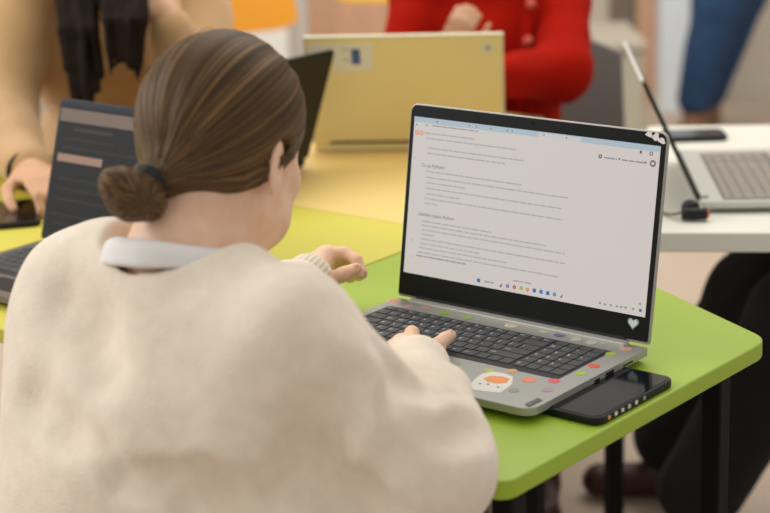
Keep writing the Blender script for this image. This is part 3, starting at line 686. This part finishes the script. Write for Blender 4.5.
# creases where the cloth gathers
def on(sd, x, y, t0=1.4, t1=2.3):
    "first surface point met from the camera side"
    ts = np.arange(t0, t1, .002); p = CAM+ray(x, y)*ts[:, None]; q_ = np.round((p-sd.lo)/sd.h).astype(int)
    ok = ((q_ >= 0) & (q_ < sd.n)).all(1); v = np.ones(len(ts)); v[ok] = sd.g[q_[ok][:, 0], q_[ok][:, 1], q_[ok][:, 2]]
    k = np.argmax(v < 0); return p[k]
for px_, r_, k_ in (([(120, 478), (165, 486), (205, 481), (240, 492), (268, 513)], .016, .02), ([(190, 505), (225, 500), (262, 513)], .014, .02), ([(350, 382), (322, 425), (302, 465), (296, 500)], .006, .05), ([(402, 378), (428, 388), (458, 392)], .004, .02),
                    ([(330, 500), (365, 492), (400, 512)], .006, .03), ([(380, 345), (398, 372), (402, 400)], .004, .025), ([(448, 440), (468, 428), (487, 424)], .003, .03), ([(30, 400), (60, 430), (95, 450)], .004, .04), ([(60, 300), (90, 330), (100, 370)], .003, .05)):
    pts = [on(sw, *q_) for q_ in px_]; sw.path(pts, [r_]*len(pts), k_, 's')
def folds(x, y, z):
    a = vnoise(x*8+3, y*8, z*12)*.0055+vnoise(x*19+z*8, y*19+5, z*26-x*10)*.0026
    return a
sw.disp(folds)
# neck opening
ax_n = nrm(HO-NB); NR = basis(nrm(ax_n*.8+np.array([0, -.20, .3])), (1, .1, 0)); nc = P(178, 259, 1.70); sw.cap(nc+NR[:, 2]*.030, nc+NR[:, 2]*.13, .074, .112, .010, 's')
swo = sw.build('sweater', M['knit'], girl, 2)
def ringmesh(c, R, ra, rb, tr, tz, n=56, ribs=0, amp=0, m=10):
    vs = []; fs = []
    for i in range(n):
        a = 2*pi*i/n
        for k in range(m):
            t = 2*pi*k/m; q_ = 1+amp*cos(ribs*a)
            rr_a = ra+tr*cos(t)*q_; rr_b = rb+tr*cos(t)*q_
            vs.append(c+R@np.array([rr_a*cos(a), rr_b*sin(a), tz*sin(t)]))
    for i in range(n):
        for k in range(m): fs.append((i*m+k, i*m+(k+1) % m, ((i+1) % n)*m+(k+1) % m, ((i+1) % n)*m+k))
    return MB().add(vs, fs)

sh_ = SDF(NB-.16, NB+.14, .003); nu = nrm(HO-NB)
sh_.cap(NB-nu*.02, NB+nu*.03, .064, .0575, .01); sh_.cap(nc-NR[:, 2]*.004, nc+NR[:, 2]*.004, .067, .067, .03)
pn = P(165, 242, 1.66); sh_.halfspace(pn, nrm(NR[:, 2]+np.array([.02, .0, 0])), .012); sh_.halfspace(nc-NR[:, 2]*.012, -NR[:, 2])
sh_.disp(lambda x, y, z: vnoise(x*26, y*26, z*40)*.0018); sh_.build('shirt_collar', M['collar'], girl, 2)
cfd = nrm(P(322, 262, 2.20)-P(300, 284, 2.165))
ringmesh(P(306.5, 278.5, 2.178), basis(cfd), .0255, .0235, .0045, .020, 120, 26, .22).build('cuff', M['rib'], swo, smooth=True, world=True)
cfr = nrm(P(411, 350, 1.955)-P(418, 370, 1.885))
ringmesh(P(409.5, 358.5, 1.925), basis(cfr), .0235, .0205, .0042, .017, 120, 26, .2).build('cuff', M['rib'], swo, smooth=True, world=True)

# hair: a cap combed back to the low bun
hg = lambda *p: HO+HR@np.array(p)*HS
hr = SDF(HC-.15, HC+.15, .0024)
hr.ell(hg(0, -.007, .040), (.0785, .092, .0840), HR, 0)
hr.ell(hg(0, -.036, .002), (.062, .050, .062), HR, .03)
hr.cap(hg(0, -.055, -.02), P(152, 184, 1.675), .034, .015, .025)
nrmv = HR@nrm((0, .085, -.068)); hr.halfspace(hg(0, .032, .0), nrmv, .012)
hr.halfspace(hg(0, .02, -.022), HR@nrm((0, .30, -1)), .010)
for q_ in (-1, 1): hr.ell(hg(q_*.086, -.012, -.008), (.022, .015, .026), HR, .008, 's')
TP = P(151, 182, 1.665)
AX = nrm(HC-TP)
def groove(x, y, z):
    co = np.stack([x, y, z], 1)-TP; a = nrm(np.cross(AX, (0, 0, 1.0))); b = np.cross(AX, a); ph_ = np.arctan2(co@b, co@a)
    r_ = np.linalg.norm(co, axis=1)
    return vnoise(np.cos(ph_)*9+4, np.sin(ph_)*9+7, r_*10)*.0016+vnoise(np.cos(ph_)*26+4, np.sin(ph_)*26+7, r_*14)*.0008
hr.disp(groove)
me = hr.mesh('hair', 1); strand_attr(me, TP, AX); hair = link('hair', me, M['hair'], girl, smooth=True, world=True)
# a lock passing over the ear
for pts, rr in (([hg(.073, .020, .040), hg(.0785, .010, .022), hg(.0835, -.002, .006), hg(.081, -.024, -.008), hg(.064, -.055, -.026), TP], [.002, .0035, .004, .0045, .007, .006]),
                ([hg(-.073, .020, .040), hg(-.0785, .010, .022), hg(-.0835, -.002, .006), hg(-.081, -.024, -.008), hg(-.064, -.055, -.026), TP], [.002, .0035, .004, .0045, .007, .006])):
    lk_ = SDF(np.min(pts, 0)-.02, np.max(pts, 0)+.02, .002); lk_.path(pts, rr, .004)
    me = lk_.mesh('lock', 2); strand_attr(me, TP, AX); link('hair_lock', me, M['hair'], hair, smooth=True, world=True)
# bun
bc = P(127, 197, 1.65); bn = SDF(bc-.06, bc+.06, .0017)
BR = basis(nrm(bc-TP))
for i in range(5):
    a0_ = i*1.25; pts = [bc+BR@(np.array([cos(a0_+t)*(.019-.002*i), sin(a0_+t)*(.021-.001*i), -.006+.011*sin(t*1.0+i)])) for t in np.linspace(0, 4.4, 9)]
    bn.path(pts, [.0105]*9, .006)
bn.ell(bc, (.024, .025, .017), BR, .008)
bn.cap(TP, bc, .014, .018, .008)
bn.disp(lambda x, y, z: vnoise(x*90, y*90, z*60)*.0012)
me = bn.mesh('bun', 1); strand_attr(me, bc, BR[:, 0], 20, 20); link('hair_bun', me, M['hair'], hair, smooth=True, world=True)
ringmesh(TP-AX*.001, basis(nrm(bc-TP)), .0125, .0125, .0058, .0075, 40, 9, .12).build('hair_tie', M['tie'], hair, smooth=True, world=True)
# loose hairs
random.seed(11)
for i in range(26):
    ph_ = random.uniform(0, 2*pi); a = nrm(np.cross(AX, (0, 0, 1.0))); b = np.cross(AX, a); e_ = random.uniform(.35, 1.5)
    c0 = hg(0, -.007, .040); rad_ = np.array([.0795, .093, .0850])
    pts = []
    for t in np.linspace(0, 1, 6):
        th_ = e_+t*.5; dv = AX*-cos(th_)+(a*cos(ph_)+b*sin(ph_))*sin(th_); lv = HR.T@dv; sc_ = 1/np.sqrt(((lv/rad_)**2).sum())
        pts.append(c0+dv*(sc_+.0008+.006*random.random()*t*t))
    lc = HR.T@(pts[-1]-HO)
    if lc[1]*.085-lc[2]*.068 > .001 or lc[2] < 0: continue
    MB().tube(pts, .00045, 5, .0002).build('loose_hair', M['hair'], hair, world=True)
for q0, q1, q2 in (((.052, -.040, -.030), (.047, -.056, -.048), (.034, -.064, -.056)),):
    MB().tube([hg(*q0), hg(*q1), hg(*q2)], .0006, 5, .0003).build('loose_hair', M['hair'], hair, world=True)
# lower body, seated
def legs_sdf(s, hL, hR, kL, kR, aL, aR, r0=.085, r1=.06, r2=.042):
    s.cap(hL, hR, .10, .10, .05); s.path([hL, kL, aL], [r0, r1, r2], .03); s.path([hR, kR, aR], [r0, r1, r2], .03)
def shoes(parent, m_, items):
    for A, dr in items:
        dr = nrm(dr); A = np.array(A, float)
        s = SDF((A[0]-.2, A[1]-.2, 0), (A[0]+.2, A[1]+.2, .2), .006)
        b0 = np.array([A[0], A[1], 0]); s.cap(b0-dr*.03+[0, 0, .036], b0+dr*.14+[0, 0, .034], .036, .034, .02); s.cap(b0+[0, 0, .05], b0+[0, 0, .12], .042, .045, .03)
        s.halfspace((0, 0, .008), (0, 0, -1)); s.build('shoe', m_, parent, 1)
mid = (LS+RS)/2; hipc = np.array([.13, -.59, .53])
hL, hR = hipc+[-.08, 0, 0], hipc+[.08, 0, 0]
tr = SDF((-.3, -.85, .05), (.5, .2, .72), .008); legs_sdf(tr, hL, hR, (-.02, -.24, .53), (.24, -.24, .53), (-.02, -.20, .13), (.24, -.20, .13)); tr.build('trousers', M['navy'], girl, 1)
shoes(girl, M['wtop'], (((-.02, -.20), (0, 1, 0)), ((.24, -.20), (0, 1, 0))))
st = empty('chair', (.13, -.60, 0), 0, 'black low chair the person in the cream sweater sits on', 'chair')
MB().prism(rrect(-.2, .2, -.2, .2, .04), .40, .435).build('seat', M['plastic'], st, bevel=.006)
for sx in (-1, 1):
    for sy in (-1, 1): MB().tube([(sx*.17, sy*.17, 0), (sx*.15, sy*.15, .40)], .012).build('leg', M['black'], st, smooth=True)

# ------------------------------------------------------------------ other people (out of focus)
def person(label, J, topm, legm, shoem, hairm, h=.0075, hairfn=None, skinm='skin2', base=None):
    hips = (J['hL']+J['hR'])/2; p = empty('person', (hips[0], hips[1], 0), 0, label, 'person')
    allp = np.array([J[k] for k in ('LS', 'RS', 'LE', 'RE', 'LW', 'RW', 'hL', 'hR', 'kL', 'kR', 'aL', 'aR', 'O')]); lo = allp.min(0)-.2; hi = allp.max(0)+.2; lo[2] = max(lo[2], 0)
    nb = (J['LS']+J['RS'])/2+np.array([0, 0, .045]); mid = (J['LS']+J['RS'])/2
    s = SDF(lo, hi, h*.66); head_sdf(s, J['O'], J['R'], nb)
    s.cap(J['LS'], J['RS'], .045, .045, .03); s.cap(nb, mid-[0, 0, .1], .05, .08, .04); s.cap(mid-[0, 0, .1], hips, .09, .09, .05)
    for a in ('L', 'R'):
        s.path([J[a+'S'], J[a+'E'], J[a+'W']], [.04, .032, .022], .01)
        s.path([J['h'+a], J['k'+a], J['a'+a]], [.07, .05, .035], .03); s.cap(J['a'+a], np.array([J['a'+a][0], J['a'+a][1], .05]), .03, .03, .01)
        hd = J.get('hand'+a)
        if hd: hand_sdf(s, J[a+'W'], *hd)
        else:
            d = nrm(J[a+'W']-J[a+'E']); hand_sdf(s, J[a+'W'], d, np.array([0, 0, -1.0]) if abs(d[2]) < .8 else np.array([1.0, 0, 0]), 1 if a == 'L' else -1, .6)
    b = s.build('body', M[skinm], p, 1); eyes(J['O'], J['R'], b, M[hairm])
    t = SDF(lo, hi, h); t.cap(J['LS'], J['RS'], .062, .062, .03)
    for a in 'LR': t.cap(nb, nb*.4+J[a+'S']*.6, .060, .054, .03)
    w_ = (J['RS']-J['LS'])*.5; t.cap(mid-w_*.45-[0, 0, .14], mid+w_*.45-[0, 0, .14], .11, .11, .07); t.cap(hips-w_*.35+[0, 0, .05], hips+w_*.35+[0, 0, .05], .125, .125, .09); t.cap(mid-[0, 0, .14], hips+[0, 0, .05], .12, .12, .06)
    for a in ('L', 'R'):
        e = J[a+'W']+nrm(J[a+'E']-J[a+'W'])*.015; t.path([J[a+'S'], J[a+'E'], e], [J.get('sr', .058), J.get('er', .054), .038], .03)
    t.disp(lambda x, y, z: vnoise(x*10, y*10, z*16)*.006+vnoise(x*24, y*24, z*30)*.0025)
    t.cap(nb+[0, 0, .0], nb+[0, 0, .12], .062, .075, .01, 's'); top = t.build('top', M[topm], p, 2)
    l = SDF(lo, hi, h); legs_sdf(l, J['hL'], J['hR'], J['kL'], J['kR'], J['aL'], J['aR'], *J.get('lr', (.085, .062, .05)))
    l.disp(lambda x, y, z: vnoise(x*14, y*14, z*12)*.004); l.build('trousers', M[legm], p, 1)
    f_ = J.get('foot', np.array([0, 1, 0])); shoes(p, M[shoem], ((J['aL'], f_), (J['aR'], f_)))
    g = lambda *q: J['O']+J['R']@np.array(q)
    hs_ = SDF(J['O']-np.array([.5, .5, .62]), J['O']+np.array([.5, .5, .25]), .0055); hs_.ell(g(0, -.012, .045), (.083, .100, .086), J['R'], 0)
    hs_.halfspace(g(0, .022, -.0), J['R']@nrm((0, .085, -.068)), .01); hs_.halfspace(g(0, 0, -.03), J['R']@nrm((0, .5, -1)), .01)
    for pts, rr in (hairfn(g) if hairfn else []): hs_.path(pts, rr, .015 if max(rr) > .02 else .004)
    hs_.disp(lambda x, y, z: vnoise(x*50, y*50, z*8)*.003); me = hs_.mesh('hair', 1); link('hair', me, M[hairm], p, smooth=True, world=True)
    return p, top, b

# tan hoodie, far left
f3 = nrm([.78, -.62, 0])
J = dict(O=P(112, -142, 3.22), LS=P(192, -22, 3.32), RS=P(28, -22, 3.22), RE=P(-6, 118, 3.10), RW=P(30, 184, 2.86), LE=P(196, 100, 3.14), LW=P(170, 22, 3.08),
         hL=P(150, 262, 3.62), hR=P(60, 262, 3.55), R=frame(math.atan2(f3[0], f3[1]), radians(30)), foot=f3, sr=.072, er=.068)
for a in 'LR':
    J['h'+a][2] = .53; J['k'+a] = J['h'+a]+f3*.42; J['k'+a][2] = .53; J['a'+a] = J['k'+a]+f3*.02; J['a'+a] = np.array([J['a'+a][0], J['a'+a][1], .13])
J['RW'][2] = TZ+.048
J['handR'] = (at(52, 205)-at(18, 186), np.array([0, 0, -1.0]), -1, .75)
J['handL'] = (P(158, -6, 3.09)-P(170, 22, 3.08), P(140, 0, 3.2)-P(170, 0, 3.1), 1, .9)
def tanhair(g):
    o = [([g(.07, .02, .05), g(.085, .03, -.06), P(66, -20, 3.08)], [.03, .035, .026]), ([g(-.07, .02, .05), g(-.085, .03, -.06), P(122, -30, 3.05)], [.03, .035, .034]), ([g(0, -.06, .05), g(0, -.09, -.08)], [.07, .05])]
    rr = random.Random(3)
    for k in range(20):
        u = rr.random(); x0 = 57+u*34; o.append(([P(x0, -20, 3.08+rr.uniform(-.02, .02)), P(x0+2+u*4, 30, 3.04+rr.uniform(-.03, .02)), P(x0+4+u*10, rr.uniform(62, 112), 3.02)], [.011, .009, .003]))
    for k in range(20):
        u = rr.random(); x0 = 104+u*40; o.append(([P(x0, -20, 3.06+rr.uniform(-.02, .02)), P(x0+1, 20, 3.02+rr.uniform(-.03, .02)), P(x0+6-u*8, rr.uniform(44, 86), 3.01)], [.012, .010, .003]))
    return o
tan, tant, tanb = person('person in a tan hoodie with long dark hair, leaning over the lemon table', J, 'tan', 'navy', 'wtop', 'darkhair', hairfn=tanhair)
hd = MB().tube([P(40, -42, 3.26), P(70, -14, 3.16), P(112, 6, 3.10), P(150, -10, 3.20), P(175, -42, 3.30)], .030, 12); hd.build('hood', M['tan'], tan, smooth=True, world=True)
br = ringmesh(J['RW']+np.array([0, 0, .0]), basis(at(52, 205)-at(18, 186)), .034, .030, .004, .004, 30); br.build('bracelet', M['tie'], tan, smooth=True, world=True)

# red cardigan, behind the gold laptop
f3 = nrm([.62, -.78, 0])
J = dict(O=P(492, -132, 3.50), LS=P(558, -4, 3.55), RS=P(420, -14, 3.60), RE=P(398, 95, 3.48), RW=P(450, 50, 3.34), LE=P(562, 74, 3.42), LW=P(478, 78, 3.26),
         hL=P(520, 262, 3.75), hR=P(455, 262, 3.78), R=frame(math.atan2(f3[0], f3[1]), radians(25)), foot=f3, er=.055)
for a in 'LR':
    J['h'+a][2] = .53; J['k'+a] = J['h'+a]+f3*.40; J['k'+a][2] = .54; J['a'+a] = np.array([J['k'+a][0], J['k'+a][1], .13])
J['handR'] = (P(460, 24, 3.32)-P(452, 42, 3.34), P(470, 20, 3.5)-P(458, 20, 3.3), -1, 1.5, .72)
J['handL'] = (P(450, 82, 3.24)-P(478, 78, 3.26), np.array([0, 0, -1.0]), 1, .5)
red, redt, redb_ = person('person in a red buttoned cardigan behind the pale gold laptop', J, 'red', 'blackcloth', 'boot', 'darkhair', hairfn=lambda g: [([g(0, -.06, .03), g(0, -.08, -.09)], [.07, .05])])
mid = (J['LS']+J['RS'])/2
for x, y in ((531, 4), (528, 41), (526, 76)):
    pb_ = P(x, y, 3.44); MB().ball(pb_, (.010, .010, .010), 12).build('button', M['redb'], redt, smooth=True, world=True)
MB().tube([P(532, -24, 3.47), P(530, 4, 3.455), P(527, 41, 3.455), P(525, 80, 3.46), P(524, 130, 3.47)], .012, 10).build('button_band', M['red'], redt, smooth=True, world=True)

# standing far behind in jeans
f3 = nrm([-.78, -.62, 0]); A1 = at(694, 112, -TZ+.09); 
z0 = A1.copy(); z1 = A1+rh*.08+fh*.13
J = dict(aL=np.array([z0[0], z0[1], .14]), aR=np.array([z1[0], z1[1], .14]), R=frame(math.atan2(rh[0]*-1, rh[1]*-1), radians(15)), foot=-rh*.5-fh*.8, lr=(.11, .098, .068))
hp = z0+rh*.21+fh*.02; J['hL'] = np.array([hp[0], hp[1], .92])-fh*.07; J['hR'] = np.array([hp[0], hp[1], .92])+fh*.07+rh*.05
J['kL'] = (J['hL']+J['aL'])/2+np.array([0, 0, -.02])-rh*.02; J['kR'] = (J['hR']+J['aR'])/2+rh*.02
sh = hp+rh*.02; J['LS'] = np.array([sh[0], sh[1], 1.40])-fh*.17; J['RS'] = np.array([sh[0], sh[1], 1.40])+fh*.17
for a in 'LR':
    J[a+'E'] = J[a+'S']+np.array([0, 0, -.27])+rh*.03; J[a+'W'] = J[a+'E']+np.array([0, 0, -.23])-rh*.05
J['O'] = np.array([sh[0], sh[1], 1.60])
person('person standing at the back in blue jeans and tan boots', J, 'navy', 'jeans', 'boot2', 'darkhair', h=.012)

# seated in black at the white table
f3 = nrm([-.83, -.56, 0])
J = dict(R=frame(math.atan2(f3[0], f3[1]), radians(20)), foot=f3, lr=(.092, .082, .078), sr=.06)
J['kL'] = P(757, 296, 3.08); J['kR'] = P(800, 318, 2.90)
for a in 'LR': J['k'+a][2] = min(J['k'+a][2], .60); J['h'+a] = J['k'+a]-f3*.42; J['h'+a][2] = .52
J['aL'] = P(672, 446, 3.45); J['aR'] = P(700, 492, 3.18)
for a in 'LR': J['a'+a][2] = .13
hc = (J['hL']+J['hR'])/2; sd = nrm(J['hR']-J['hL'])
J['LS'] = np.array([hc[0], hc[1], .98])-sd*.17+f3*.06; J['RS'] = np.array([hc[0], hc[1], .98])+sd*.17+f3*.06
for a in 'LR': J[a+'E'] = J[a+'S']-f3*.06+np.array([0, 0, -.24]); J[a+'W'] = J[a+'E']+f3*.15+np.array([0, 0, -.08])
J['O'] = (J['LS']+J['RS'])/2+np.array([0, 0, .19])+f3*.05
person('person in black trousers and brown boots sitting at the white table', J, 'blackcloth', 'blackcloth', 'boot', 'darkhair')

J_yaw = math.atan2(f3[1], f3[0])-pi/2; HIPW = (J['hL']+J['hR'])/2
# ------------------------------------------------------------------ chairs
def chair(c, yaw, label, backm, seatm, legm, z0=.45, bw=.40, bz0=.56, bz1=.82, back_d=.20):
    t = empty('chair', (c[0], c[1], 0), yaw, label, 'chair')
    MB().prism(rrect(-.2, .2, -.2, .2, .05), z0-.03, z0).build('seat', M[seatm], t, bevel=.008)
    n = 13; v = []
    for k in range(n):
        a = -1+2*k/(n-1); x = a*bw/2; y = back_d-.05*a*a
        for (dy, z) in ((0, bz0), (0, 0), (.014, 0), (.014, bz0)):
            zz = bz0 if z == bz0 else bz1-.03*max(abs(a)-.7, 0)/.3
            v.append((x, y+dy+(zz-bz0)*.15, zz+(.02*max(abs(a)-.7, 0)/.3 if z == bz0 else 0)))
    f = [(k*4+i, k*4+(i+1) % 4, (k+1)*4+(i+1) % 4, (k+1)*4+i) for k in range(n-1) for i in range(4)]+[(0, 1, 2, 3), tuple((n-1)*4+i for i in (3, 2, 1, 0))]
    MB().add(v, f).build('backrest', M[backm], t, bevel=.004)
    for sx in (-1, 1):
        MB().tube([(sx*.14, .17, z0-.02), (sx*.14, .20, .60), (sx*.14, .215, bz0+.12)], .010).build('back_post', M[legm], t, smooth=True)
        for sy in (-1, 1): MB().tube([(sx*.20, sy*.20, 0), (sx*.16, sy*.15, z0-.025)], .011).build('leg', M[legm], t, smooth=True)
    return t
c = P(512, 150, 4.05); chair(c, math.atan2(fh[1], fh[0])-pi/2+.15, 'grey plastic chair behind the person in red', 'chair', 'chair', 'black', bz0=.50, bz1=.81, back_d=-.19)
c = P(212, 20, 5.55); chair(c, math.atan2(fh[1], fh[0])-pi/2+.7, 'orange chair with a pale seat in front of the white cabinet', 'orange', 'pale', 'pale', bz0=.605, bz1=.90, bw=.36, back_d=-.16)
c = P(402, 0, 5.9); chair(c, math.atan2(fh[1], fh[0])-pi/2-.5, 'amber chair behind the pale gold laptop', 'amber', 'pale', 'pale', bz0=.64, bz1=.90, bw=.28, back_d=-.16)

c = P(-122, 350, 2.2); chair((c[0], c[1]+.2), 0, 'black chair at the lower left edge, tucked under the lemon table', 'plastic', 'plastic', 'black', bz0=.50, bz1=c[2]+.005, back_d=-.19)
chair(HIPW, J_yaw, 'black chair of the person sitting at the white table', 'plastic', 'plastic', 'black', back_d=-.19)
